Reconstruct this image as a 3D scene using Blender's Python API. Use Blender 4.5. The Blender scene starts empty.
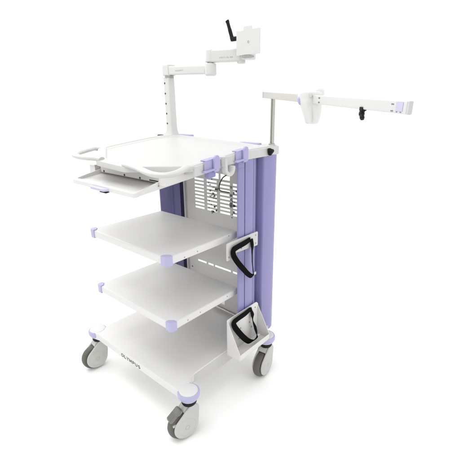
import bpy, bmesh, math, random
from mathutils import Vector, Matrix
random.seed(7)
S = bpy.context.scene
COL = S.collection
R = math.radians

# ------------------------------------------------------------------ materials
def mat(name, col, rough=.4, noise=.0, bump=0., bscale=300., metal=0., spec=.5, trans=0., sss=0., coat=0.):
    m = bpy.data.materials.new(name); m.use_nodes = True
    nt = m.node_tree; b = nt.nodes['Principled BSDF']
    b.inputs['Base Color'].default_value = (*col, 1)
    b.inputs['Roughness'].default_value = rough
    b.inputs['Metallic'].default_value = metal
    b.inputs['Specular IOR Level'].default_value = spec
    b.inputs['Transmission Weight'].default_value = trans
    b.inputs['Coat Weight'].default_value = coat
    if sss:
        b.inputs['Subsurface Weight'].default_value = sss
        b.inputs['Subsurface Radius'].default_value = (.02, .02, .02)
    tc = nt.nodes.new('ShaderNodeTexCoord')
    if noise:
        n = nt.nodes.new('ShaderNodeTexNoise'); n.inputs['Scale'].default_value = 9; n.inputs['Detail'].default_value = 6
        n.inputs['Roughness'].default_value = .65
        nt.links.new(tc.outputs['Object'], n.inputs['Vector'])
        r = nt.nodes.new('ShaderNodeMapRange'); r.inputs[1].default_value = .3; r.inputs[2].default_value = .7
        r.inputs[3].default_value = 1 - noise; r.inputs[4].default_value = 1 + noise * .4
        nt.links.new(n.outputs['Fac'], r.inputs[0])
        mx = nt.nodes.new('ShaderNodeVectorMath'); mx.operation = 'SCALE'
        mx.inputs[0].default_value = col
        nt.links.new(r.outputs[0], mx.inputs['Scale'])
        nt.links.new(mx.outputs[0], b.inputs['Base Color'])
        r2 = nt.nodes.new('ShaderNodeMapRange'); r2.inputs[1].default_value = .3; r2.inputs[2].default_value = .7
        r2.inputs[3].default_value = rough - .06; r2.inputs[4].default_value = rough + .08
        nt.links.new(n.outputs['Fac'], r2.inputs[0]); nt.links.new(r2.outputs[0], b.inputs['Roughness'])
    if bump:
        n2 = nt.nodes.new('ShaderNodeTexNoise'); n2.inputs['Scale'].default_value = bscale; n2.inputs['Detail'].default_value = 3
        nt.links.new(tc.outputs['Object'], n2.inputs['Vector'])
        bp = nt.nodes.new('ShaderNodeBump'); bp.inputs['Strength'].default_value = bump; bp.inputs['Distance'].default_value = .001
        nt.links.new(n2.outputs['Fac'], bp.inputs['Height']); nt.links.new(bp.outputs[0], b.inputs['Normal'])
    return m

def web_mat():
    m = mat('black_webbing', (.004, .004, .0045), .85, bump=.0, spec=.08)
    nt = m.node_tree; b = nt.nodes['Principled BSDF']
    tc = nt.nodes.new('ShaderNodeTexCoord'); w = nt.nodes.new('ShaderNodeTexChecker'); w.inputs['Scale'].default_value = 500
    nt.links.new(tc.outputs['Object'], w.inputs['Vector'])
    bp = nt.nodes.new('ShaderNodeBump'); bp.inputs['Strength'].default_value = .5; bp.inputs['Distance'].default_value = .0008
    nt.links.new(w.outputs['Fac'], bp.inputs['Height']); nt.links.new(bp.outputs[0], b.inputs['Normal'])
    return m

M = dict(
    white=mat('white_powder_coat', (.66, .657, .64), .42, .025, .12, 420),
    bright=mat('white_moulded_plastic', (.545, .544, .532), .36, .02, .05, 300),
    arm=mat('arm_white_paint', (.595, .60, .59), .38, .02, .08, 380),
    cream=mat('cream_boom_paint', (.60, .59, .55), .38, .03, .06, 380),
    panel=mat('grey_metal_skirt_shade', (.53, .527, .50), .45, .04, .1, 420),
    lav=mat('lavender_anodised', (.238, .224, .435), .36, .03, .04, 500),
    lavp=mat('lavender_plastic', (.41, .393, .59), .38, .03, .04, 400),
    pale=mat('pale_lavender_plastic', (.50, .48, .64), .4, .03, .04, 400),
    boomcream=mat('cream_sleeve', (.51, .50, .455), .4, .03, .06, 380),
    clip=mat('lit_violet_plastic', (.37, .35, .56), .36, .03, .04, 400),  # cord hooks: light on their upper faces is put into this paler violet
    navy=mat('navy_groove_shade', (.022, .02, .05), .45, .05),  # near-black navy: groove shade put into the colour
    black=mat('black_plastic', (.006, .006, .006), .5, .1, .1, 200, spec=.2),
    web=web_mat(),
    rubber=mat('grey_olive_rubber', (.105, .103, .09), .6, .08, .15, 250),
    fork=mat('caster_grey_plastic', (.49, .49, .465), .42, .06, .06, 300),
    pedal=mat('grey_pedal_plastic', (.17, .17, .16), .5, .06, .1, 250),
    chrome=mat('polished_steel', (.50, .49, .45), .22, .04, metal=1.),
    steel=mat('zinc_screw', (.38, .37, .34), .35, .1, metal=.8),
    ink=mat('grey_ink', (.09, .09, .085), .5),
    faint=mat('faint_grey_print', (.40, .40, .40), .5),
    hole=mat('dark_hole', (.05, .05, .05), .6),
    holder=mat('milky_plastic', (.68, .68, .67), .3, .02, .03, 200, sss=.25, coat=.3),
)

# ------------------------------------------------------------------ geometry helpers
ROOT_OF = {}
def finish(bm, sharp=32):
    bmesh.ops.recalc_face_normals(bm, faces=bm.faces[:])
    for f in bm.faces: f.smooth = True
    lim = R(sharp)
    for e in bm.edges:
        e.smooth = len(e.link_faces) == 2 and e.calc_face_angle(0) < lim

def obj(name, bm, m, parent=None, sharp=32, tris=True):
    if sharp is not None: finish(bm, sharp)
    root = parent
    while root is not None and root.parent is not None: root = root.parent
    org = ROOT_OF[root.name] if root is not None else None
    if org is None:                                   # top-level mesh: its own base centre
        xs = [v.co for v in bm.verts]
        lo = Vector([min(c[i] for c in xs) for i in range(3)]); hi = Vector([max(c[i] for c in xs) for i in range(3)])
        org = Vector(((lo.x + hi.x) / 2, (lo.y + hi.y) / 2, lo.z))
    bm.transform(Matrix.Translation(-org))
    me = bpy.data.meshes.new(name); bm.to_mesh(me); bm.free()
    ms = m if isinstance(m, list) else [m]
    for x in ms: me.materials.append(x)
    o = bpy.data.objects.new(name, me); COL.objects.link(o)
    if sharp is not None:
        wn = o.modifiers.new('even_normals', 'WEIGHTED_NORMAL'); wn.keep_sharp = True; wn.weight = 80
    if parent is None:
        o.location = org; ROOT_OF[o.name] = org
    else:
        o.parent = parent
    return o

def thing(name, loc, label, cat, group=None):
    o = bpy.data.objects.new(name, None); COL.objects.link(o); o.location = loc
    o.empty_display_size = .05
    o['label'] = label; o['category'] = cat
    if group: o['group'] = group
    ROOT_OF[o.name] = Vector(loc); return o

def tag(o, label, cat, group=None):
    o['label'] = label; o['category'] = cat
    if group: o['group'] = group
    return o

def join(bm, tmp, M_=None, mi=0):
    if M_ is not None: tmp.transform(M_)
    for f in tmp.faces: f.material_index = mi
    me = bpy.data.meshes.new('t'); tmp.to_mesh(me); tmp.free(); bm.from_mesh(me); bpy.data.meshes.remove(me)
    return bm

def box(bm, x0, x1, y0, y1, z0, z1, bev=.003, seg=3, M_=None, mi=0):
    t = bmesh.new(); bmesh.ops.create_cube(t, size=1)
    for v in t.verts:
        v.co = Vector(((x0 + x1) / 2 + v.co.x * (x1 - x0), (y0 + y1) / 2 + v.co.y * (y1 - y0), (z0 + z1) / 2 + v.co.z * (z1 - z0)))
    if bev: bmesh.ops.bevel(t, geom=t.edges[:], offset=bev, segments=seg, profile=.5, affect='EDGES', clamp_overlap=True)
    return join(bm, t, M_, mi)

def prism(bm, pts, a0, a1, axis='z', bev=.002, seg=2, M_=None, mi=0, bev_sides=False):
    """polygon (2-D) extruded along an axis.  axis z: (x,y); axis x: (y,z); axis y: (x,z)"""
    t = bmesh.new()
    def P(p, a):
        return {'z': (p[0], p[1], a), 'x': (a, p[0], p[1]), 'y': (p[0], a, p[1])}[axis]
    lo = [t.verts.new(P(p, a0)) for p in pts]; hi = [t.verts.new(P(p, a1)) for p in pts]
    n = len(pts); t.faces.new(lo[::-1]); t.faces.new(hi)
    for i in range(n): t.faces.new((lo[i], lo[(i + 1) % n], hi[(i + 1) % n], hi[i]))
    bmesh.ops.recalc_face_normals(t, faces=t.faces[:])
    if bev:
        caps = [f for f in t.faces if len(f.verts) == n and n != 4 or all(v in lo for v in f.verts) or all(v in hi for v in f.verts)]
        es = set(e for f in caps for e in f.edges)
        if bev_sides: es = t.edges[:]
        bmesh.ops.bevel(t, geom=list(es), offset=bev, segments=seg, profile=.5, affect='EDGES', clamp_overlap=True)
    return join(bm, t, M_, mi)

def rpoly(pts, rad, n=6):
    """round the corners of a polygon"""
    out = []; N = len(pts)
    for i, p in enumerate(pts):
        r = rad[i] if isinstance(rad, (list, tuple)) else rad
        p = Vector(p[:2]); a = Vector(pts[i - 1][:2]); b = Vector(pts[(i + 1) % N][:2])
        if r <= 0: out.append(tuple(p)); continue
        u = (a - p).normalized(); v = (b - p).normalized()
        ang = u.angle(v)
        d = min(r / math.tan(ang / 2), (a - p).length * .49, (b - p).length * .49); rr = d * math.tan(ang / 2)
        c = p + (u + v).normalized() * (rr / math.sin(ang / 2))
        s = p + u * d - c; e = p + v * d - c
        a0 = math.atan2(s.y, s.x); a1 = math.atan2(e.y, e.x); da = (a1 - a0 + math.pi) % (2 * math.pi) - math.pi
        for k in range(n + 1):
            q = a0 + da * k / n; out.append((c.x + rr * math.cos(q), c.y + rr * math.sin(q)))
    return out

def lathe(bm, prof, n=48, M_=None, mi=0):
    """profile of (r, z) turned round z"""
    t = bmesh.new(); rings = []
    for r, z in prof:
        if r < 1e-6: rings.append([t.verts.new((0, 0, z))])
        else: rings.append([t.verts.new((r * math.cos(2 * math.pi * k / n), r * math.sin(2 * math.pi * k / n), z)) for k in range(n)])
    for A, B in zip(rings, rings[1:]):
        for k in range(n):
            q = (k + 1) % n
            if len(A) == 1 and len(B) == 1: continue
            if len(A) == 1: t.faces.new((A[0], B[k], B[q]))
            elif len(B) == 1: t.faces.new((A[k], A[q], B[0]))
            else: t.faces.new((A[k], A[q], B[q], B[k]))
    bmesh.ops.recalc_face_normals(t, faces=t.faces[:])
    return join(bm, t, M_, mi)

def smooth_path(pts, n=6):
    P = [Vector(p) for p in pts]; out = []
    for i in range(len(P) - 1):
        p0 = P[max(i - 1, 0)]; p1 = P[i]; p2 = P[i + 1]; p3 = P[min(i + 2, len(P) - 1)]
        for k in range(n):
            t = k / n
            out.append(.5 * ((2 * p1) + (p2 - p0) * t + (2 * p0 - 5 * p1 + 4 * p2 - p3) * t * t + (3 * p1 - p0 - 3 * p2 + p3) * t ** 3))
    out.append(P[-1]); return out

def tube(bm, path, r, n=12, M_=None, mi=0, closed=False):
    t = bmesh.new(); P = [Vector(p) for p in path]; rings = []
    up = Vector((0, 0, 1))
    for i, p in enumerate(P):
        d = (P[min(i + 1, len(P) - 1)] - P[max(i - 1, 0)]).normalized()
        a = d.cross(up)
        if a.length < .05: a = d.cross(Vector((0, 1, 0)))
        a.normalize(); b = a.cross(d).normalized()
        rr = r[min(i, len(r) - 1)] if isinstance(r, list) else r
        ra, rb = rr if isinstance(rr, tuple) else (rr, rr)
        rings.append([t.verts.new(p + a * ra * math.cos(2 * math.pi * k / n) + b * rb * math.sin(2 * math.pi * k / n)) for k in range(n)])
    for A, B in zip(rings, rings[1:]):
        for k in range(n): t.faces.new((A[k], A[(k + 1) % n], B[(k + 1) % n], B[k]))
    t.faces.new(rings[0]); t.faces.new(rings[-1])
    bmesh.ops.recalc_face_normals(t, faces=t.faces[:])
    return join(bm, t, M_, mi)

def ribbon(bm, path, widths, thick, wdirs, M_=None):
    """flat strap swept along a path; wdirs = width direction at each point"""
    t = bmesh.new(); rings = []
    for i, p in enumerate(path):
        d = (path[min(i + 1, len(path) - 1)] - path[max(i - 1, 0)]).normalized()
        w = wdirs[i] - d * wdirs[i].dot(d); w.normalize(); nrm = d.cross(w)
        h = widths[i] / 2; q = thick / 2
        rings.append([t.verts.new(p + w * a + nrm * b) for a, b in ((-h, -q), (-h * .3, -q * 1.25), (h * .3, -q * 1.25), (h, -q), (h, q), (h * .3, q * 1.25), (-h * .3, q * 1.25), (-h, q))])
    for A, B in zip(rings, rings[1:]):
        for k in range(8): t.faces.new((A[k], A[(k + 1) % 8], B[(k + 1) % 8], B[k]))
    t.faces.new(rings[0]); t.faces.new(rings[-1])
    bmesh.ops.recalc_face_normals(t, faces=t.faces[:])
    return join(bm, t, M_)

def cyl_between(bm, a, b, r, n=16, mi=0):
    return tube(bm, [a, Vector(a).lerp(Vector(b), .5), b], r, n, mi=mi)

def rot_to(axis, loc=(0, 0, 0)):
    q = Vector((0, 0, 1)).rotation_difference(Vector(axis)); return Matrix.Translation(loc) @ q.to_matrix().to_4x4()

def screw(bm, loc, axis=(1, 0, 0), r=.0035, mi=0):
    lathe(bm, [(0, .0016), (r * .35, .0016), (r * .4, .0010), (r * .8, .0015), (r, .0008), (r, -.001)], 12, rot_to(axis, loc), mi)

# ------------------------------------------------------------------ setting
ZF = .021
bm = bmesh.new(); bmesh.ops.create_grid(bm, x_segments=8, y_segments=8, size=60)
floor = obj('floor', bm, mat('white_studio_floor', (.965, .965, .965), .8, .0), sharp=None)
floor.location = (0, 0, ZF); floor['kind'] = 'structure'

# ------------------------------------------------------------------ the cart
cart = thing('medical_cart', (0, .27, ZF), 'tall white and lavender medical equipment cart with sliding drawer, open shelves and four casters', 'medical cart')

# -- base
ZB = .212
def base_outline():
    pts = []
    def lobe(cx, cy, a0, a1, r=.0345):
        for k in range(19):
            a = R(a0 + (a1 - a0) * k / 18); pts.append((cx + r * math.cos(a), cy + r * math.sin(a)))
    pts.append((.235, -.014)); pts.append((.262, -.013)); lobe(.302, .014, -118, 128); pts.append((.258, .070)); pts.append((.254, .092))
    pts.append((.254, .40)); lobe(.314, .478, -140, 110); pts.append((.27, .555)); pts.append((.2, .575))
    pts.append((-.2, .575)); pts.append((-.27, .555)); lobe(-.312, .478, 70, 300); pts.append((-.300, .40))
    pts.append((-.300, .060)); lobe(-.310, .010, 62, 298); pts.append((-.262, -.013)); pts.append((-.235, -.014))
    return pts
bm = bmesh.new(); prism(bm, base_outline(), .179, ZB, 'z', bev=.006, seg=4)
base = obj('base', bm, M['white'], cart)
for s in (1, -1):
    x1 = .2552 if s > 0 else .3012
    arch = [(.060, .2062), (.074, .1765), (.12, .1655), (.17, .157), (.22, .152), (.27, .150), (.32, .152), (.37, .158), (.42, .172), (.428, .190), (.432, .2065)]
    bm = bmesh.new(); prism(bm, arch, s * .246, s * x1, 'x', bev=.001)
    obj('side_skirt', bm, M['panel'], base)  # greyer than the base: shade on the side face is put into the colour
# printed lettering on the front lip: bold strokes
def arc(cx, cy, rx, ry, a0, a1, n=14): return [(cx + rx * math.cos(R(a0 + (a1 - a0) * k / n)), cy + ry * math.sin(R(a0 + (a1 - a0) * k / n))) for k in range(n + 1)]
GL = {'O': [arc(.5, .5, .42, .42, 0, 360, 28)], 'L': [[(.14, 1), (.14, .08), (.14, .09), (.78, .09)]], 'Y': [[(.04, 1), (.42, .5)], [(.80, 1), (.42, .5)], [(.42, .54), (.42, 0)]],
      'M': [[(.12, 0), (.12, 1)], [(.12, .93), (.5, .22)], [(.88, .93), (.5, .22)], [(.88, 0), (.88, 1)]], 'P': [[(.14, 0), (.14, 1)], [(.14, .91), (.50, .91)] + arc(.50, .68, .26, .23, 90, -90) + [(.14, .45)]],
      'U': [[(.12, 1), (.12, .40)] + arc(.45, .40, .33, .32, 180, 360) + [(.78, 1)]], 'S': [arc(.42, .71, .30, .21, 35, 255) + arc(.42, .29, .31, .21, 80, -145)]}
bm = bmesh.new(); cx = 0
LH, LW = .0150, .0165
for ch in 'OLYMPUS':
    for st in GL[ch]:
        P = [Vector((cx + x * LW, 0, z * LH)) for x, z in st]
        D = []
        for i in range(len(P)):
            d = (P[min(i + 1, len(P) - 1)] - P[max(i - 1, 0)]).normalized(); D.append(d.cross(Vector((0, 1, 0))))
        ribbon(bm, P, [.0031] * len(P), .0006, D)
    cx += LW * {'L': 1.0, 'Y': 1.02, 'M': 1.2, 'P': 1.02, 'U': 1.1, 'S': 1, 'O': 1.16}[ch]
bm.transform(Matrix.Translation((-.085, -.0143, .1865)) @ Matrix.Diagonal((.136 / cx, 1, 1, 1)))
obj('lettering', bm, M['ink'], base, sharp=30)
for px, py in ((.302, .014), (-.310, .010), (.314, .478), (-.312, .478)):
    bm = bmesh.new(); lathe(bm, [(0, .2150), (.022, .2148), (.029, .2141), (.0335, .2128), (.0352, .2105), (.0352, .200), (0, .200)], 48, Matrix.Translation((px, py, 0)))
    obj('corner_pad', bm, M['white'], base)

# -- casters
def caster(px, py, az, pedal):
    T = Matrix.Translation((px, py, 0)) @ Matrix.Rotation(R(az), 4, 'Z')   # local +x = trailing direction
    tr = .034; rw = .0565; zc = ZF + rw
    bm = bmesh.new(); lathe(bm, [(0, .155), (.020, .155), (.026, .158), (.0285, .163), (.0285, .178), (.0245, .181), (.0245, .190), (0, .190)], 40, T)
    c = obj('caster', bm, M['black'], cart)
    bm = bmesh.new(); lathe(bm, [(.020, .181), (.031, .1815), (.0368, .185), (.0402, .191), (.0415, .199), (.0412, .205), (.0398, .2095), (.0375, .2115), (.034, .2112), (.034, .2)], 56, Matrix.Translation((px, py, 0)))
    obj('swivel_ring', bm, M['lavp'], c)
    # tyre: axle along local y
    A = T @ Matrix.Translation((tr, 0, zc)) @ Matrix.Rotation(R(90), 4, 'X')
    bm = bmesh.new(); w = .0155
    lathe(bm, [(.034, -w), (.046, -w), (.0522, -w * .92), (.0553, -w * .6), (rw, -w * .2), (rw, w * .2), (.0553, w * .6), (.0522, w * .92), (.046, w), (.034, w)], 56, A)
    obj('tyre', bm, M['rubber'], c)
    # fork: two tear-drop cheeks joined by a hood
    def tear(r1, r2, cz, cx0=0):
        pts = [(tr - .0075 + r1 * math.cos(a), zc + r1 * math.sin(a)) for a in [R(q) for q in range(0, 360, 10)]]
        pts += [(cx0 + r2 * math.cos(a), cz + r2 * math.sin(a)) for a in [R(q) for q in range(0, 360, 15)]]
        # convex hull
        pts = sorted(set((round(x, 5), round(y, 5)) for x, y in pts)); h = []
        for seq in (pts, pts[::-1]):
            s = []
            for p in seq:
                while len(s) >= 2 and (s[-1][0] - s[-2][0]) * (p[1] - s[-2][1]) - (s[-1][1] - s[-2][1]) * (p[0] - s[-2][0]) <= 0: s.pop()
                s.append(p)
            h += s[:-1]
        return h
    bm = bmesh.new()
    hull = tear(.0495, .025, .138, -.004)
    for s in (1, -1):
        prism(bm, hull, s * .0170, s * .0268, 'y', bev=.005, seg=4, M_=T)
        B = T @ Matrix.Translation((tr - .0075, s * .0262, zc)) @ Matrix.Rotation(R(-90 * s), 4, 'X')
        lathe(bm, [(.0395, -.001), (.0385, .0008), (.036, .0014), (.0345, .0006), (.033, .0014), (.026, .0024), (.0105, .0030), (.0095, .0018), (.007, .0018), (.006, .0034), (0, .0036)], 40, B)
    hood = [(tr + .0595 * math.cos(R(a)), zc + .0595 * math.sin(R(a))) for a in range(92, 196, 6)] + [(-.029, .095), (-.028, .135), (-.022, .150), (-.01, .1575), (.018, .1575), (.026, .150)]
    hood = hood[::-1]
    prism(bm, hood, -.0175, .0175, 'y', bev=.004, seg=3, M_=T)
    obj('fork', bm, M['fork'], c)
    if pedal:
        Q = T @ Matrix.Translation((.060, 0, .134)) @ Matrix.Rotation(R(38), 4, 'Y')
        bm = bmesh.new(); box(bm, -.026, .032, -.017, .017, -.008, .008, .007, 4, Q)
        for k in range(5): box(bm, .0 + k * .006, .003 + k * .006, -.013, .013, .0075, .0095, .0008, 1, Q)
        obj('brake_pedal', bm, M['pedal'], c)
        bm = bmesh.new(); box(bm, .002, .030, -.012, .012, -.006, .006, .003, 2, T @ Matrix.Translation((.034, 0, .143)) @ Matrix.Rotation(R(35), 4, 'Y'))
        box(bm, .064, .078, .008, .019, .094, .104, .002, 2, T)
        obj('pedal_link', bm, M['fork'], c)
    return c
caster(.302, .014, -104, True)
caster(-.310, .010, -97, False)
caster(.314, .478, -84, False)
caster(-.312, .478, -100, False)

# -- columns (extruded lavender profiles)
CZ0, CZ1 = .2125, 1.004
def column(s, y0):
    """profile, y from the front edge y0; s = +1 right, -1 left; outer skin at |x| = .27"""
    xo = .27
    d = y0
    prof = [(xo - .007, d), (xo - .002, d + .0015), (xo, d + .006), (xo, d + .0365), (xo - .009, d + .0372), (xo - .009, d + .0413), (xo, d + .042),
            (xo + .001, d + .060), (xo + .0005, d + .080), (xo - .002, d + .0945), (xo - .006, d + .0955), (xo - .048, d + .0955), (xo - .048, d + .1000), (xo - .009, d + .1005), (xo - .006, d + .102),
            (xo - .006, d + .111), (xo - .009, d + .1125), (xo - .048, d + .1130), (xo - .048, d + .1175), (xo - .016, d + .118), (xo - .019, d + .130), (xo - .028, d + .1480), (xo - .040, d + .1485), (xo - .040, d + .153), (xo - .008, d + .1545), (xo + .001, d + .161), (xo + .0052, d + .178), (xo + .0062, d + .205), (xo + .0050, d + .228),
            (xo + .0005, d + .246), (xo - .008, d + .254), (xo - .018, d + .256)]
    if s > 0: prof += [(xo - .062, d + .256), (xo - .062, d + .088), (xo - .0125, d + .078)]
    else:     prof = prof[:9] + [(xo - .001, d + .150), (xo - .006, d + .157), (xo - .012, d + .165), (xo - .045, d + .165), (xo - .045, d + .155), (xo - .0125, d + .085)]
    prof += [(xo - .0125, d + .074), (xo - .016, d + .0735), (xo - .016, d + .069), (xo - .0125, d + .0685), (xo - .0125, d + .03), (xo - .009, d + .004)]
    bm = bmesh.new(); prism(bm, [(s * x, y) for x, y in prof], .188 if s > 0 else CZ0, CZ1, 'z', bev=0)
    return obj('column', bm, M['lav'], cart, sharp=38)
colR = column(1, .338)
colL = column(-1, .390)
bm = bmesh.new(); box(bm, -.262, -.1935, .502, .545, CZ0, 1.02, .003); obj('groove_shade_strip', bm, M['navy'], colL)  # dark strip added to stand in for shade in the column groove
bm = bmesh.new(); box(bm, .205, .262, .512, .555, CZ0, 1.02, .003); obj('groove_shade_strip', bm, M['navy'], colR)  # matching dark shade strip for the right column

# -- slotted back panel
PY = .50
def breaks(cells):
    return sorted(set(v for c in cells for v in c))
holes = []
cols_ = [(-.136, -.074), (-.056, .008), (.026, .087), (.103, .165)]
for ci, (x0, x1) in enumerate(cols_):
    for k in range(9):
        z1 = .870 - k * .0172; holes.append((x0, x1, z1 - .0092, z1))
holes += [(-.056, .021, .8795, .905), (.031, .087, .8795, .905)]
for x0, x1 in ((-.132, -.072), (-.060, -.024), (-.014, .088), (.100, .166)): holes.append((x0, x1, .443, .4525))
holes += [(-.05, .046, .247, .292)]
# per-column strips keep the vertical breaks short
bm = bmesh.new()
X0, X1, Z0, Z1 = -.200, .225, .215, 1.0
xs = sorted(set([X0, X1] + [h[0] for h in holes] + [h[1] for h in holes])); zs = sorted(set([Z0, Z1] + [h[2] for h in holes] + [h[3] for h in holes]))
vv = {}
def V(i, j):
    if (i, j) not in vv: vv[(i, j)] = bm.verts.new((xs[i], PY, zs[j]))
    return vv[(i, j)]
for i in range(len(xs) - 1):
    for j in range(len(zs) - 1):
        cx, cz = (xs[i] + xs[i + 1]) / 2, (zs[j] + zs[j + 1]) / 2
        if any(h[0] < cx < h[1] and h[2] < cz < h[3] for h in holes): continue
        bm.faces.new((V(i, j), V(i + 1, j), V(i + 1, j + 1), V(i, j + 1)))
ret = bmesh.ops.extrude_face_region(bm, geom=bm.faces[:])
bmesh.ops.translate(bm, verts=[g for g in ret['geom'] if isinstance(g, bmesh.types.BMVert)], vec=(0, .002, 0))
bmesh.ops.dissolve_limit(bm, angle_limit=R(1), verts=bm.verts[:], edges=bm.edges[:])
box(bm, X0 - .004, X0 + .004, PY - .012, PY + .004, Z0, Z1, .001)          # folded flange
# punched holes and screw heads
pr = []
for k in range(60):
    cx, cz = random.choice([(-.024, .79), (-.02, .75), (-.03, .83), (.115, .80), (.125, .76), (.115, .74)])
    pr.append((cx + random.uniform(-.03, .03), cz + random.uniform(-.045, .045)))
for x, z in pr:
    if any(h[0] - .002 < x < h[1] + .002 and h[2] - .002 < z < h[3] + .002 for h in holes): continue
    lathe(bm, [(0, .0012), (.0026, .0012), (.0028, -.001)], 8, rot_to((0, -1, 0), (x, PY, z)), 1)
for x, z in ((-.175, .93), (-.175, .60), (.02, .60), (.12, .60), (-.175, .40), (.05, .93)):
    screw(bm, (x, PY, z), (0, -1, 0), .004, 1)
panel = obj('back_panel', bm, [M['panel'], M['hole']], cart)
for k in range(26):      # cable clips riveted to the vertical ribs and louvres, in front of the slots
    x = random.choice([-.040, -.030, -.020, -.012, -.004, .006, .012, .094, .112, .13]); z = random.uniform(.72, .865)
    w, h = random.uniform(.0025, .0055), random.uniform(.0025, .006)
    bm = bmesh.new(); box(bm, x - w, x + w, PY - .007, PY - .0005, z - h, z + h, .0012, 1)
    obj('cable_tie', bm, M[random.choice(['steel', 'pedal', 'hole', 'panel'])], panel)
bm = bmesh.new(); cyl_between(bm, (.0, PY - .01, .231), (.225, PY - .01, .229), .005); obj('crossbar', bm, M['chrome'], panel)
# rear cross members that carry the columns
for z0, z1 in ((.985, 1.012), (.2125, .240)):
    bm = bmesh.new(); box(bm, -.262, .262, .5155, .5445, z0, z1, .004); obj('rear_crossbar', bm, M['white'], cart)

# -- shelves
def shelf(z0, hw, label_screws):
    y1 = .372
    out = rpoly([(-hw, .004), (hw, .004), (hw, y1), (-hw, y1)], [.016, .016, .012, .012], 6)
    bm = bmesh.new(); prism(bm, out, z0, z0 + .030, 'z', bev=.0055, seg=4)
    for y, z in label_screws: screw(bm, (hw - .0006, y, z0 + .012 + z), (1, 0, 0), .0025, 1)
    s = obj('shelf', bm, [M['white'], M['steel']], cart)
    for q in (1, -1):
        bm = bmesh.new()
        po = rpoly([(q * (hw - .029), .0005), (q * (hw + .003), .0005), (q * (hw + .003), .029), (q * (hw - .012), .029), (q * (hw - .029), .015)], [.002, .013, .004, .010, .006], 6)
        if q < 0: po = po[::-1]
        prism(bm, po, z0 - .0022, z0 + .0335, 'z', bev=.005, seg=4)
        obj('corner_cap', bm, M['lavp'], s)
    # brackets that carry the shelf from the columns
    for q, ya, yb in ((1, .3735, .44), (-1, .3735, .405)):
        bm = bmesh.new(); box(bm, q * .247 - .006, q * .247 + .006, ya, yb, z0 - .020, z0 + .006, .002)
        obj('shelf_bracket', bm, M['white'], s)
    return s
shelf(.6865, .240, [(.083, -.003), (.145, 0), (.315, .012)])
shelf(.4350, .2415, [(.082, 0), (.146, .003), (.30, .006)])

# -- work top (slopes up to the back)
def tz(x, y):
    k = .42; yy = min(y, .36) if y < .30 or y > k else .30 + (y - .30) * .5 * (1 + (k - y) / (k - .30))
    yy = y if y <= .30 else (.30 + (min(y, k) - .30) - (min(y, k) - .30) ** 2 / (2 * (k - .30)))
    return 1.002 + .1 * yy + .022 * (.27 - x) / .54
def drape(bm):
    for v in bm.verts: v.co.z += tz(v.co.x, v.co.y)
def cutrows(bm, ys):
    for y in ys:
        bmesh.ops.bisect_plane(bm, geom=bm.verts[:] + bm.edges[:] + bm.faces[:], plane_co=(0, y, 0), plane_no=(0, 1, 0))
top_pts = [(-.085, -.022), (.085, -.022), (.258, .092), (.273, .115), (.273, .530), (-.285, .530), (-.285, .115), (-.262, .092)]
out = rpoly(top_pts, [.03, .03, .03, .03, .012, .03, .03, .03], 6)
inn = rpoly([(-.078, .012), (.078, .012), (.238, .118), (.248, .14), (.248, .500), (-.258, .500), (-.258, .14), (-.246, .118)], [.03] * 8, 6)
inn2 = rpoly([(-.076, .018), (.076, .018), (.232, .122), (.242, .142), (.242, .494), (-.252, .494), (-.252, .142), (-.240, .122)], [.03] * 8, 6)
bm = bmesh.new(); n = len(out)
def loop(pts, z): return [bm.verts.new((x, y, z)) for x, y in pts]
def sc_(pts, d):
    c = Vector((-.006, .26)); o = []
    for p in pts:
        v = Vector(p) - c; o.append(tuple(c + v * (1 - d / v.length)))
    return o
L = [loop(sc_(out, .006), -.022), loop(sc_(out, .001), -.020), loop(out, -.016), loop(out, -.005), loop(sc_(out, .0015), -.0015), loop(sc_(out, .005), 0), loop(inn, 0), loop(inn2, -.0055)]
bm.faces.new(L[0][::-1]); bm.faces.new(L[-1])
for A, B in zip(L, L[1:]):
    for i in range(n): bm.faces.new((A[i], A[(i + 1) % n], B[(i + 1) % n], B[i]))
cutrows(bm, [.05, .15, .25, .30, .32, .34, .36, .38, .40, .42, .47])
drape(bm); top = obj('work_top', bm, M['bright'], cart)
for s in (1, -1):       # carrying handles: looped bars round the front corners
    hp = [(.070, -.007), (.105, -.010), (.140, -.013), (.172, -.019), (.207, -.027), (.240, -.032), (.270, -.029), (.291, -.015), (.299, .006), (.296, .032), (.286, .060), (.273, .088), (.260, .112)]
    if s < 0: hp = [(-.070, -.007), (-.095, -.012), (-.122, -.022), (-.150, -.030), (-.180, -.034), (-.207, -.031), (-.228, -.020), (-.243, .0), (-.253, .028), (-.260, .055), (-.266, .085), (-.268, .115)]
    path = [Vector((p.x, p.y, tz(p.x, p.y) + .002 - .009 * max(0, min(1, (p.y - .075) / .03)) - .006 * max(0, 1 - abs(p.x) / .085))) for p in smooth_path([(x, y, 0) for x, y in hp], 5)]
    bm = bmesh.new(); tube(bm, path, (.0135, .0085), 16)
    obj('handle', bm, M['bright'], top, sharp=50)
# aprons down both sides of the top
for s in (1, -1):
    bm = bmesh.new(); box(bm, .226, .2762, .112, .594 if s > 0 else .5285, -.0385, -.0035, .005, 3)
    if s < 0: bm.transform(Matrix.Translation((-.004, 0, 0)) @ Matrix.Diagonal((-1, 1, 1, 1))); bmesh.ops.reverse_faces(bm, faces=bm.faces[:])
    cutrows(bm, [.2, .30, .33, .36, .39, .42, .5]); drape(bm)
    obj('apron', bm, M['bright'], top)
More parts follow.
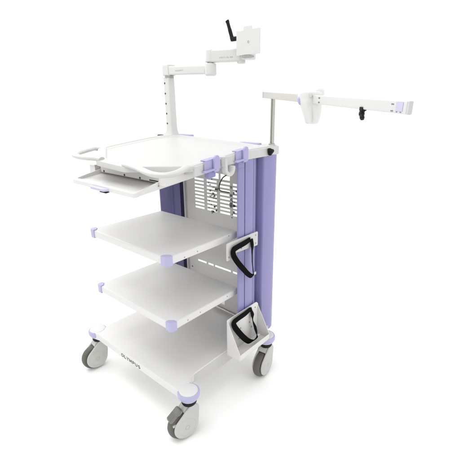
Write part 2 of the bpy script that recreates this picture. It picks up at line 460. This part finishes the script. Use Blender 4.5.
# clamp block at the rear right corner, lavender pads on the back edge
bm = bmesh.new(); prism(bm, rpoly([(.175, .5315), (.2745, .5315), (.2745, .590), (.175, .590)], [.003, .003, .02, .02], 6), 1.002, 1.0385, 'z', bev=.005, seg=3)
obj('pole_socket', bm, M['bright'], cart)
bm = bmesh.new()
for x0, x1 in ((-.27, -.185), (.115, .215)):
    box(bm, x0, x1, .5312, .556, tz((x0 + x1) / 2, .5) - .03, tz((x0 + x1) / 2, .5) + .003, .004)
    obj('rear_pad', bm, M['lavp'], cart); bm = bmesh.new()
bm.free()

# -- clip-on cord hooks on the right apron, white hook, black cord
def cord_hook(y0, y1):
    ym = (y0 + y1) / 2; zb = tz(.27, ym)
    bm = bmesh.new()
    sh = Matrix(((1, 0, 0, 0), (0, 1, 0, 0), (0, .1, 1, zb - .1 * ym), (0, 0, 0, 1)))
    box(bm, .2768, .283, y0 + .004, y1, -.029, .0015, .002, 2, sh)                       # face plate
    box(bm, .255, .2820, y0 + .012, y1, .0005, .0045, .0015, 2, sh)                # lip over the rim
    box(bm, .2768, .294, y0 - .004, y1 - .018, -.033, -.0265, .0025, 3, sh)      # cord ledge
    # rounded upright tab at the back end
    prism(bm, rpoly([(y1 - .026, -.04), (y1, -.04), (y1, .016), (y1 - .026, .014)], [.004, .008, .012, .012], 6), .2833, .294, 'x', bev=.003, seg=3, M_=sh)
    o = obj('cord_hook', bm, M['clip'], cart)
    bm = bmesh.new(); box(bm, .262, .284, y1 - .046, y1 - .010, -.058, -.0335, .004, 3, sh)
    obj('clamp', bm, M['lav'], o)
cord_hook(.148, .214); cord_hook(.308, .369)
bm = bmesh.new()
hk = smooth_path([(.286, .245, 1.020), (.287, .245, .992), (.287, .247, .977), (.289, .254, .967), (.290, .265, .9645), (.291, .275, .971), (.291, .280, .982), (.291, .281, .992)], 5)
ribbon(bm, hk, [.018] * len(hk), .011, [Vector((.25, 1, 0)) if False else Vector((1, 0, 0))] * len(hk))
box(bm, .2768, .288, .236, .256, .992, 1.028, .003)
obj('hook', bm, M['bright'], cart)
bm = bmesh.new()
cp = smooth_path([(.292, .262, .9655), (.291, .246, .963), (.289, .232, .957), (.287, .222, .944), (.286, .216, .930), (.286, .217, .918), (.286, .226, .911), (.287, .245, .905), (.287, .268, .898)], 5)
tube(bm, cp, .0019, 8)
tag(obj('cord', bm, M['black']), 'thin black bent cord hanging from the white hook under the tray edge', 'cord')

# -- drawer and its housing
bm = bmesh.new()
def dz(y): return .0 + .1 * y
sh = Matrix(((1, 0, 0, 0), (0, 1, 0, 0), (0, .1, 1, 0), (0, 0, 0, 1)))
box(bm, -.188, .188, -.062, .30, .935, .941, .002, 2, sh)
prism(bm, rpoly([(-.192, -.066), (.192, -.066), (.192, -.048), (-.192, -.048)], [.010, .010, .002, .002], 5), .932, .9475, 'z', bev=.003, seg=3, M_=sh)
for s in (1, -1):
    prism(bm, [(-.058, .933), (.30, .933), (.30, .964), (.10, .964), (-.058, .9475)], s * .1835, s * .1915, 'x', bev=.0015, M_=sh)
for y in (.03, .07): screw(bm, (.1916, y, .9455 + .1 * y), (1, 0, 0), .003, 1)
drawer = obj('drawer', bm, [M['white'], M['steel']], cart)
bm = bmesh.new(); prism(bm, rpoly([(-.062, -.050), (.058, -.050), (.046, -.080), (-.050, -.080)], [.004, .004, .02, .02], 6), .934, .9435, 'z', bev=.003, seg=3, M_=sh)
obj('drawer_pull', bm, M['pale'], drawer)
bm = bmesh.new(); box(bm, .012, .050, -.0775, -.060, .9300, .9335, .001, 1, sh); obj('drawer_pull_grip', bm, M['black'], drawer)
bm = bmesh.new()
for s in (1, -1):
    box(bm, s * .1935, s * .2255, .03, .45, .9465, .9765, .003, 2, sh)
box(bm, -.1785, .1785, .046, .054, .948, .981, .003, 3, sh)
box(bm, -.192, .192, .40, .41, .934, .975, .002, 2, sh)
for y, x in ((.0458, -.155), (.0458, -.02), (.0458, .072)): screw(bm, (x, y, .9585), (0, -1, 0), .004, 1)
housing = obj('drawer_housing', bm, [M['white'], M['hole']], cart)
bm = bmesh.new(); box(bm, .125, .172, .0440, .0458, .9520, .9555, .0008, 1, sh); obj('drawer_latch', bm, M['black'], housing)
bm = bmesh.new(); lathe(bm, [(.0035, .004), (.0035, .010), (.0075, .010), (.0095, .008), (.0095, -.012), (0, -.012)], 24, rot_to((0, -1, -.15), (-.012, .036, .981))); obj('drawer_lock', bm, M['white'], housing)

# -- strap brackets on the right column
bm = bmesh.new()
prism(bm, rpoly([(.258, .632), (.288, .632), (.288, .652), (.452, .642), (.452, .703), (.258, .703)], [.004, .004, .003, .005, .006, .006], 4), .2765, .2795, 'x', bev=.0008, seg=2)
for y, z in ((.437, .69), (.437, .655), (.41, .66), (.345, .66), (.27, .645)): screw(bm, (.2795, y, z), (1, 0, 0), .0036, 1)
for y in (.30, .42): box(bm, .268, .2768, y - .008, y + .008, .66, .70, .001, 1)
obj('strap_bracket', bm, [M['bright'], M['steel']], cart)
bm = bmesh.new(); XB, XF = .2765, .345
prism(bm, rpoly([(.256, .212), (.462, .212), (.462, .365), (.450, .377), (.256, .377)], [.002, .002, .008, .01, .006], 4), XB, XB + .003, 'x', bev=.0008)
box(bm, XB + .003, XF, .256, .462, .212, .215, .0008, 1)
box(bm, XF - .003, XF, .2592, .4588, .2152, .238, .001, 1)
prism(bm, [(XB + .0032, .2152), (XF - .0005, .2152), (XF - .0005, .244), (XB + .0032, .372)], .256, .259, 'y', bev=.0008)
prism(bm, [(XB + .0032, .2152), (XF - .0005, .2152), (XF - .0005, .238), (XB + .0032, .358)], .459, .462, 'y', bev=.0008)
for y, z in ((.44, .355), (.34, .30), (.40, .30), (.415, .27), (.33, .255)): screw(bm, (XB + .003, y, z), (1, 0, 0), .0038, 1)
obj('strap_bracket', bm, [M['white'], M['steel']], cart)

# -- straps (things of their own: they hang from the brackets)
def strap(pts, label, buckle):
    pts = [(p[0], p[1], p[2], p[3] * 1.06, p[4]) for p in pts]; P = []; W = []; D = []
    raw = [Vector(p[:3]) for p in pts]; path = smooth_path(raw, 7)
    for i, p in enumerate(path):
        k = min(i // 7, len(pts) - 2); f = (i - k * 7) / 7
        w = pts[k][3] * (1 - f) + pts[k + 1][3] * f; a = pts[k][4] * (1 - f) + pts[k + 1][4] * f
        P.append(p); W.append(w)
        d = (path[min(i + 1, len(path) - 1)] - path[max(i - 1, 0)]).normalized()
        inpl = Vector((1, 0, 0)).cross(d).normalized()
        D.append(inpl * math.cos(R(a)) + Vector((1, 0, 0)) * math.sin(R(a)))
    bm = bmesh.new(); ribbon(bm, P, W, .0028, D)
    o = obj('strap', bm, M['web']); tag(o, label, 'strap', 'black straps on the side of the cart')
    bm = bmesh.new(); y, z, x = buckle; box(bm, x, x + .004, y - .008, y + .008, z - .006, z + .006, .0015, 2); obj('strap_end', bm, M['bright'], o)
# (x, y, z, width, twist)
strap([(.283, .395, .684, .018, 0), (.287, .36, .681, .020, 5), (.289, .31, .678, .020, 5), (.289, .287, .672, .021, 10), (.290, .286, .650, .021, 10), (.297, .303, .617, .022, 0), (.303, .330, .582, .021, 0), (.306, .352, .556, .020, 0),
       (.306, .374, .538, .018, 15), (.305, .392, .536, .017, 40), (.301, .394, .556, .015, 40), (.297, .393, .592, .013, 45), (.292, .398, .63, .014, 25), (.288, .404, .655, .020, 10), (.285, .402, .684, .014, 0)],
      'black strap looped through the upper flat white bracket on the lavender column', (.400, .540, .303))
strap([(.285, .398, .366, .018, 0), (.289, .36, .364, .020, 5), (.291, .31, .364, .020, 5), (.291, .284, .358, .021, 10), (.292, .288, .336, .022, 10), (.300, .308, .300, .024, 0), (.308, .330, .268, .024, 0), (.315, .352, .2445, .022, 10),
       (.320, .375, .2365, .018, 40), (.318, .402, .2365, .018, 45), (.310, .414, .248, .018, 30), (.302, .413, .275, .018, 15), (.294, .406, .308, .011, 40), (.290, .409, .333, .022, 10), (.287, .404, .355, .012, 10), (.285, .400, .372, .010, 0)],
      'black strap looped inside the lower boxed white bracket above the rear caster', (.414, .243, .318))

# -- pole with swing boom
PX, PYY = .262, .560
bm = bmesh.new(); lathe(bm, [(.0, 1.0365), (.013, 1.0365), (.013, 1.044), (.0105, 1.046), (0, 1.046)], 28, Matrix.Translation((PX, PYY, 0)))
gp = [(.0088 * math.cos(R(a)), .0088 * math.sin(R(a))) for a in range(-62, 271, 9)] + [(.0065 * math.cos(R(a)), .0065 * math.sin(R(a))) for a in (272,)] 
nd = Vector((math.cos(R(-79)), math.sin(R(-79)))); nt_ = Vector((-nd.y, nd.x))
gp = [(.0088 * math.cos(R(a)), .0088 * math.sin(R(a))) for a in range(-62, 264, 9)] + [tuple(nd * .0080 - nt_ * .0019), tuple(nd * .0022 - nt_ * .0019), tuple(nd * .0022 + nt_ * .0019), tuple(nd * .0080 + nt_ * .0019)]
prism(bm, gp, 1.044, 1.2150, 'z', bev=0, M_=Matrix.Translation((PX, PYY, 0)))
hanger = obj('hanger_pole', bm, M['chrome'], cart, sharp=40)
AZ = -39.2
BM_ = Matrix.Translation((PX, PYY, 1.2265)) @ Matrix.Rotation(R(AZ), 4, 'Z') @ Matrix.Rotation(R(2.45), 4, 'Y')   # local +x along the boom
BL = .870; BH = .0113
bm = bmesh.new(); box(bm, .3405, BL, -.0075, .0010, -BH, BH, .0022, 2, BM_); obj('boom', bm, M['arm'], hanger)
bm = bmesh.new(); box(bm, -.128, .340, -.0078, .0050, -BH - .0004, BH + .0004, .0022, 2, BM_); obj('boom_sleeve', bm, M['boomcream'], hanger)  # darker cream than the rest of the boom
bm = bmesh.new(); box(bm, -.1315, -.1282, -.0082, .0082, -BH - .0006, BH + .0006, .001, 1, BM_); obj('end_cap', bm, M['pedal'], hanger)
bm = bmesh.new(); box(bm, BL + .0003, BL + .006, -.0078, .0013, -BH - .0003, BH + .0003, .002, 2, BM_); obj('end_cap', bm, M['bright'], hanger)
bm = bmesh.new(); box(bm, .838, .8595, -.0082, -.0077, -.0070, .0090, 0, 1, BM_); obj('label_plate', bm, M['pale'], hanger)
bm = bmesh.new()
for z in (.0045, -.0075): box(bm, .8225, .8305, -.0081, -.0077, z - .0010, z + .0010, 0, 1, BM_)
for x in (.842, .854): box(bm, x - .002, x + .002, -.0081, -.0077, -.0090, -.0078, 0, 1, BM_)
obj('scale_mark', bm, M['pedal'], hanger)
bm = bmesh.new()
for z in (.0052, -.0062): box(bm, .472, .482, -.0081, -.0077, z - .0018, z + .0018, 0, 1, BM_)
obj('scale_mark', bm, M['pedal'], hanger)
# clamp knob
bm = bmesh.new()
kn = [(0, .016), (.006, .016), (.0095, .014), (.011, .010), (.011, .002), (.008, 0)]
lathe(bm, kn, 20, rot_to((1, -.15, 0), (.278, .520, 1.0185)))
for k in range(3):
    a = R(120 * k + 10); lathe(bm, [(0, .0125), (.005, .0125), (.007, .010), (.007, .002), (0, .002)], 14, rot_to((1, -.15, 0), (.279, .520 + .011 * math.cos(a), 1.0185 + .009 * math.sin(a))))
lathe(bm, [(.005, -.008), (.005, .002)], 12, rot_to((1, -.15, 0), (.277, .52, 1.0185)))
obj('clamp_knob', bm, M['black'], cart)

# -- cable holder and clip riding on the boom: things of their own
HL = .384
HM = BM_ @ Matrix.Translation((HL, -.002, 0))
def loft(bm, secs, n=40, M_=None):
    t = bmesh.new(); rings = []
    for z, pts in secs: rings.append([t.verts.new((x, y, z)) for x, y in pts])
    m = len(rings[0])
    for A, B in zip(rings, rings[1:]):
        for k in range(m): t.faces.new((A[k], A[(k + 1) % m], B[(k + 1) % m], B[k]))
    t.faces.new(rings[0]); t.faces.new(rings[-1]); bmesh.ops.recalc_face_normals(t, faces=t.faces[:])
    return join(bm, t, M_)
def lobes(w, d, groove, cy, cx=0, n=48):
    """two-lobed outline, lobes side by side in x, flat to the boom at the back"""
    o = []
    for k in range(n):
        a = 2 * math.pi * k / n; ca, sa = math.cos(a), math.sin(a)
        e = .62; x = math.copysign(abs(ca) ** e, ca) * w; y = math.copysign(abs(sa) ** e, sa) * d
        g = math.exp(-(x / (w * .28)) ** 2)
        if sa < 0: y += groove * g
        o.append((cx + x, cy + y))
    return o
holder = thing('cable_holder', tuple(BM_ @ Vector((HL, -.02, -.08))), 'milky white two-lobed plastic cable holder clipped on the long thin boom', 'cable holder')
# the holder faces the front of the cart: build in axes turned to face -R
HZ = BM_ @ Vector((HL, 0, 0))
HT = Matrix.Translation(HZ) @ Matrix.Rotation(R(41), 4, 'Z') @ Matrix.Diagonal((.90, .9, .84, 1))
bm = bmesh.new()
secs = [(-.083, lobes(.013, .010, .002, -.030, .006)), (-.081, lobes(.018, .014, .005, -.030, .006)), (-.076, lobes(.0215, .018, .008, -.030, .006)), (-.060, lobes(.025, .021, .010, -.031, .006)),
        (-.040, lobes(.030, .024, .011, -.032, .003)), (-.024, lobes(.033, .025, .009, -.031, .001)), (-.014, lobes(.036, .024, .006, -.030, -.001)), (-.006, lobes(.039, .022, .002, -.029, -.002)), (0, lobes(.040, .021, 0, -.028, -.002)),
        (.014, lobes(.040, .020, 0, -.028, -.002)), (.020, lobes(.038, .019, 0, -.028, -.002)), (.024, lobes(.033, .016, 0, -.028, -.002)), (.025, lobes(.026, .010, 0, -.028, -.002))]
loft(bm, secs, M_=HT)
obj('holder_body', bm, M['holder'], holder, sharp=50)
bm = bmesh.new()
loft(bm, [(.012, lobes(.017, .017, 0, -.026, .024)), (.026, lobes(.0165, .016, 0, -.026, .024)), (.032, lobes(.014, .014, 0, -.026, .024)), (.0345, lobes(.008, .008, 0, -.026, .024))], M_=HT)
loft(bm, [(.012, lobes(.013, .016, 0, -.022, -.026)), (.022, lobes(.0125, .015, 0, -.022, -.026)), (.027, lobes(.010, .012, 0, -.022, -.026)), (.0285, lobes(.005, .006, 0, -.022, -.026))], M_=HT)
obj('holder_cap', bm, M['holder'], holder, sharp=50)
bm = bmesh.new(); box(bm, -.010, -.002, -.0535, -.0485, .004, .018, .002, 2, HT); obj('release_slot', bm, M['arm'], holder)
bm = bmesh.new(); box(bm, -.030, .030, -.0130, .0125, -.0165, -.0112, .002, 2, BM_ @ Matrix.Translation((HL, 0, 0))); box(bm, -.030, .030, -.013, .0125, .0112, .0165, .002, 2, BM_ @ Matrix.Translation((HL, 0, 0)))
box(bm, -.030, .030, .0078, .0125, -.0111, .0111, .001, 1, BM_ @ Matrix.Translation((HL, 0, 0)))
obj('holder_clamp', bm, M['holder'], holder)
bm = bmesh.new(); t = bmesh.new(); bmesh.ops.create_uvsphere(t, u_segments=20, v_segments=12, radius=1)
join(bm, t, HT @ Matrix.Translation((-.038, -.034, -.006)) @ Matrix.Rotation(R(-12), 4, 'Y') @ Matrix.Diagonal((.0055, .010, .014, 1)))
obj('release_button', bm, M['lavp'], holder)
bm = bmesh.new(); CLX = .714
CM = BM_ @ Matrix.Translation((CLX, 0, 0))
box(bm, -.006, .006, -.0105, -.0080, -.0135, -.006, .001, 2, CM); box(bm, -.006, .006, -.0105, .0010, -.0140, -.0110, .001, 2, CM)
tube(bm, [CM @ p for p in smooth_path([(-.001, -.004, -.012), (-.002, -.005, -.016), (-.001, -.006, -.020), (.003, -.007, -.0245), (.007, -.008, -.0285), (.009, -.0085, -.031)], 5)], [(.0062, .0055)] * 13 + [(.0052, .0045)] * 8 + [(.004, .0035)] * 5, 12)
tag(obj('clip', bm, M['black']), 'small black curved clip hanging under the right half of the boom', 'clip')

# -- articulated monitor arm on the rear left corner
bm = bmesh.new()
mx, my = -.283, .505
def sq(w, d, r=.3): return rpoly([(-w, -d), (w, -d), (w, d), (-w, d)], min(w, d) * r, 4)
def sqat(w, d, x=0, y=0, r=.3): return [(mx + x + a, my + y + b) for a, b in sq(w, d, r)]
loft(bm, [(1.030, sqat(.036, .027, -.005)), (1.052, sqat(.035, .027, -.005)), (1.059, sqat(.031, .025, -.005)), (1.067, sqat(.026, .022, -.001)), (1.080, sqat(.0205, .0195)), (1.110, sqat(.0190, .0185)), (1.20, sqat(.0190, .0185, -.001)), (1.3145, sqat(.0190, .0185, -.003))])
for k in range(5):
    z = 1.112 + k * .0445; lathe(bm, [(0, .0006), (.0042, .0006), (.0045, -.002)], 12, rot_to((0, -1, 0), (mx - .0095 - .0005 * k, my - .0183 - .0003, z)), 1)
mon = obj('monitor_arm', bm, [M['arm'], M['hole']], cart)
bm = bmesh.new(); box(bm, mx - .078, mx - .048, my - .03, my - .012, 1.046, 1.058, .003, 2); obj('release_lever', bm, M['black'], mon)
bm = bmesh.new()
box(bm, -.303, -.2605, .482, .528, 1.3215, 1.370, .006, 4)
t0 = [(-.262, 1.3245), (-.03, 1.3165), (-.03, 1.3505), (-.262, 1.3610)]
prism(bm, t0, .484, .524, 'y', bev=.006, seg=3)
lathe(bm, [(0, 1.309), (.018, 1.309), (.0225, 1.312), (.024, 1.316), (.024, 1.352), (.021, 1.356), (0, 1.356)], 36, Matrix.Translation((-.017, .504, 0)))
obj('lower_arm', bm, M['arm'], mon, sharp=40)
bm = bmesh.new(); lathe(bm, [(.016, 1.3125), (.0205, 1.3135), (.0205, 1.3217), (.016, 1.3217)], 32, Matrix.Translation((-.280, .504, 0))); obj('joint_collar', bm, M['steel'], mon)
bm = bmesh.new(); lathe(bm, [(0, 1.3562), (.0135, 1.3562), (.0135, 1.3605), (0, 1.3605)], 28, Matrix.Translation((-.017, .504, 0))); obj('joint_collar', bm, M['steel'], mon)
UM = Matrix.Translation((-.017, .504, 1.381)) @ Matrix.Rotation(R(24), 4, 'Z')
bm = bmesh.new(); lathe(bm, [(0, -.020), (.019, -.020), (.022, -.017), (.022, .021), (.018, .026), (0, .026)], 36, Matrix.Translation((-.017, .504, 1.381)))
prism(bm, [(.0, -.0215), (.135, -.0225), (.135, .013), (.125, .0245), (.0, .0245)], -.019, .019, 'y', bev=.006, seg=3, M_=UM)
lathe(bm, [(0, -.030), (.014, -.030), (.017, -.027), (.017, -.005), (0, -.005)], 28, UM @ Matrix.Translation((.132, 0, 0)))
obj('upper_arm', bm, M['arm'], mon, sharp=40)
# faint illegible print on both arms
def print_row(Mx, n, w, parent, yy):
    bm = bmesh.new(); x = 0
    for k in range(n):
        ww = w * random.choice([.5, .7, .9]); box(bm, x, x + ww, yy, yy + .0003, -.0026, .0026 * random.choice([.4, 1, 1]), 0, 1, Mx); x += w * 1.25
    obj('printed_mark', bm, M['faint'], parent)
print_row(Matrix.Translation((-.215, 0, 1.3385)), 8, .0055, mon, .4836)
print_row(UM @ Matrix.Translation((.045, 0, -.006)), 9, .0052, mon, -.0194)
# plate
PLY = .516
bm = bmesh.new()
prism(bm, rpoly([(.113, 1.376), (.226, 1.376), (.226, 1.462), (.187, 1.462), (.187, 1.474), (.148, 1.474), (.148, 1.4615), (.113, 1.4615)], [.003] * 8, 3), PLY, PLY + .004, 'y', bev=.0008)
lathe(bm, [(.0022, .0008), (.0046, .0008), (.0048, -.001)], 16, rot_to((0, -1, 0), (.172, PLY, 1.420)), 1)
obj('mounting_plate', bm, [M['arm'], M['faint']], mon)
bm = bmesh.new(); box(bm, .140, .180, PLY + .0045, .55, 1.395, 1.44, .005, 3); box(bm, .128, .165, .525, .575, 1.362, 1.398, .005, 3); obj('tilt_head', bm, M['arm'], mon)
bm = bmesh.new(); box(bm, .140, .178, PLY - .001, PLY + .03, 1.3675, 1.3752, .002, 2); obj('joint_collar', bm, M['steel'], mon)
bm = bmesh.new()
cyl_between(bm, (.083, .524, 1.4385), (.112, .524, 1.4385), .0085)
tube(bm, smooth_path([(.088, .524, 1.434), (.083, .523, 1.448), (.074, .520, 1.478), (.067, .518, 1.500), (.065, .517, 1.505)], 4), [.0085] * 4 + [.0075] * 4 + [.0065] * 4 + [.0075] * 5, 12)
obj('tilt_lever', bm, M['black'], mon)

# ------------------------------------------------------------------ light
W = bpy.data.worlds.new('World'); S.world = W; W.use_nodes = True
bg = W.node_tree.nodes['Background']; bg.inputs['Color'].default_value = (1, 1, 1, 1); bg.inputs['Strength'].default_value = 1.12
def area(name, loc, tgt, size, power, col=(1, 1, 1)):
    l = bpy.data.lights.new(name, 'AREA'); l.shape = 'RECTANGLE'; l.size = size[0]; l.size_y = size[1]; l.energy = power; l.color = col
    o = bpy.data.objects.new(name, l); COL.objects.link(o); o.location = loc
    o.rotation_euler = (Vector(tgt) - Vector(loc)).to_track_quat('-Z', 'Y').to_euler()
    return o
area('softbox', (-2.5, .35, 2.5), (0, .25, .6), (2.0, 1.5), 30)
area('softbox', (-.2, -.5, 3.5), (0, .25, .7), (2.2, 1.5), 36)
area('softbox', (2.4, .9, 2.4), (.1, .3, .7), (1.2, 1.2), 5)

# ------------------------------------------------------------------ camera
cd = bpy.data.cameras.new('camera'); cam = bpy.data.objects.new('camera', cd); COL.objects.link(cam); S.camera = cam
f, px, py, pz, yaw, pitch, roll = 375.3755, 1.1505, -.7187, 1.1993, -.7182, .3251, -.0092
cd.sensor_fit = 'HORIZONTAL'; cd.sensor_width = 36; cd.lens = 36 * f / 460; cd.clip_start = .01; cd.clip_end = 500
cy, sy, cp, sp = math.cos(yaw), math.sin(yaw), math.cos(pitch), math.sin(pitch)
Fv = Vector((sy * cp, cy * cp, -sp)); Rv = Vector((cy, -sy, 0)); Uv = Rv.cross(Fv)
R2 = Rv * math.cos(roll) + Uv * math.sin(roll); U2 = -Rv * math.sin(roll) + Uv * math.cos(roll)
cam.matrix_world = Matrix(((R2.x, U2.x, -Fv.x, px), (R2.y, U2.y, -Fv.y, py), (R2.z, U2.z, -Fv.z, pz), (0, 0, 0, 1)))

S.render.engine = 'CYCLES'
S.view_settings.view_transform = 'Standard'; S.view_settings.look = 'None'; S.view_settings.exposure = 0; S.view_settings.gamma = 1
S.cycles.max_bounces = 16; S.cycles.diffuse_bounces = 12
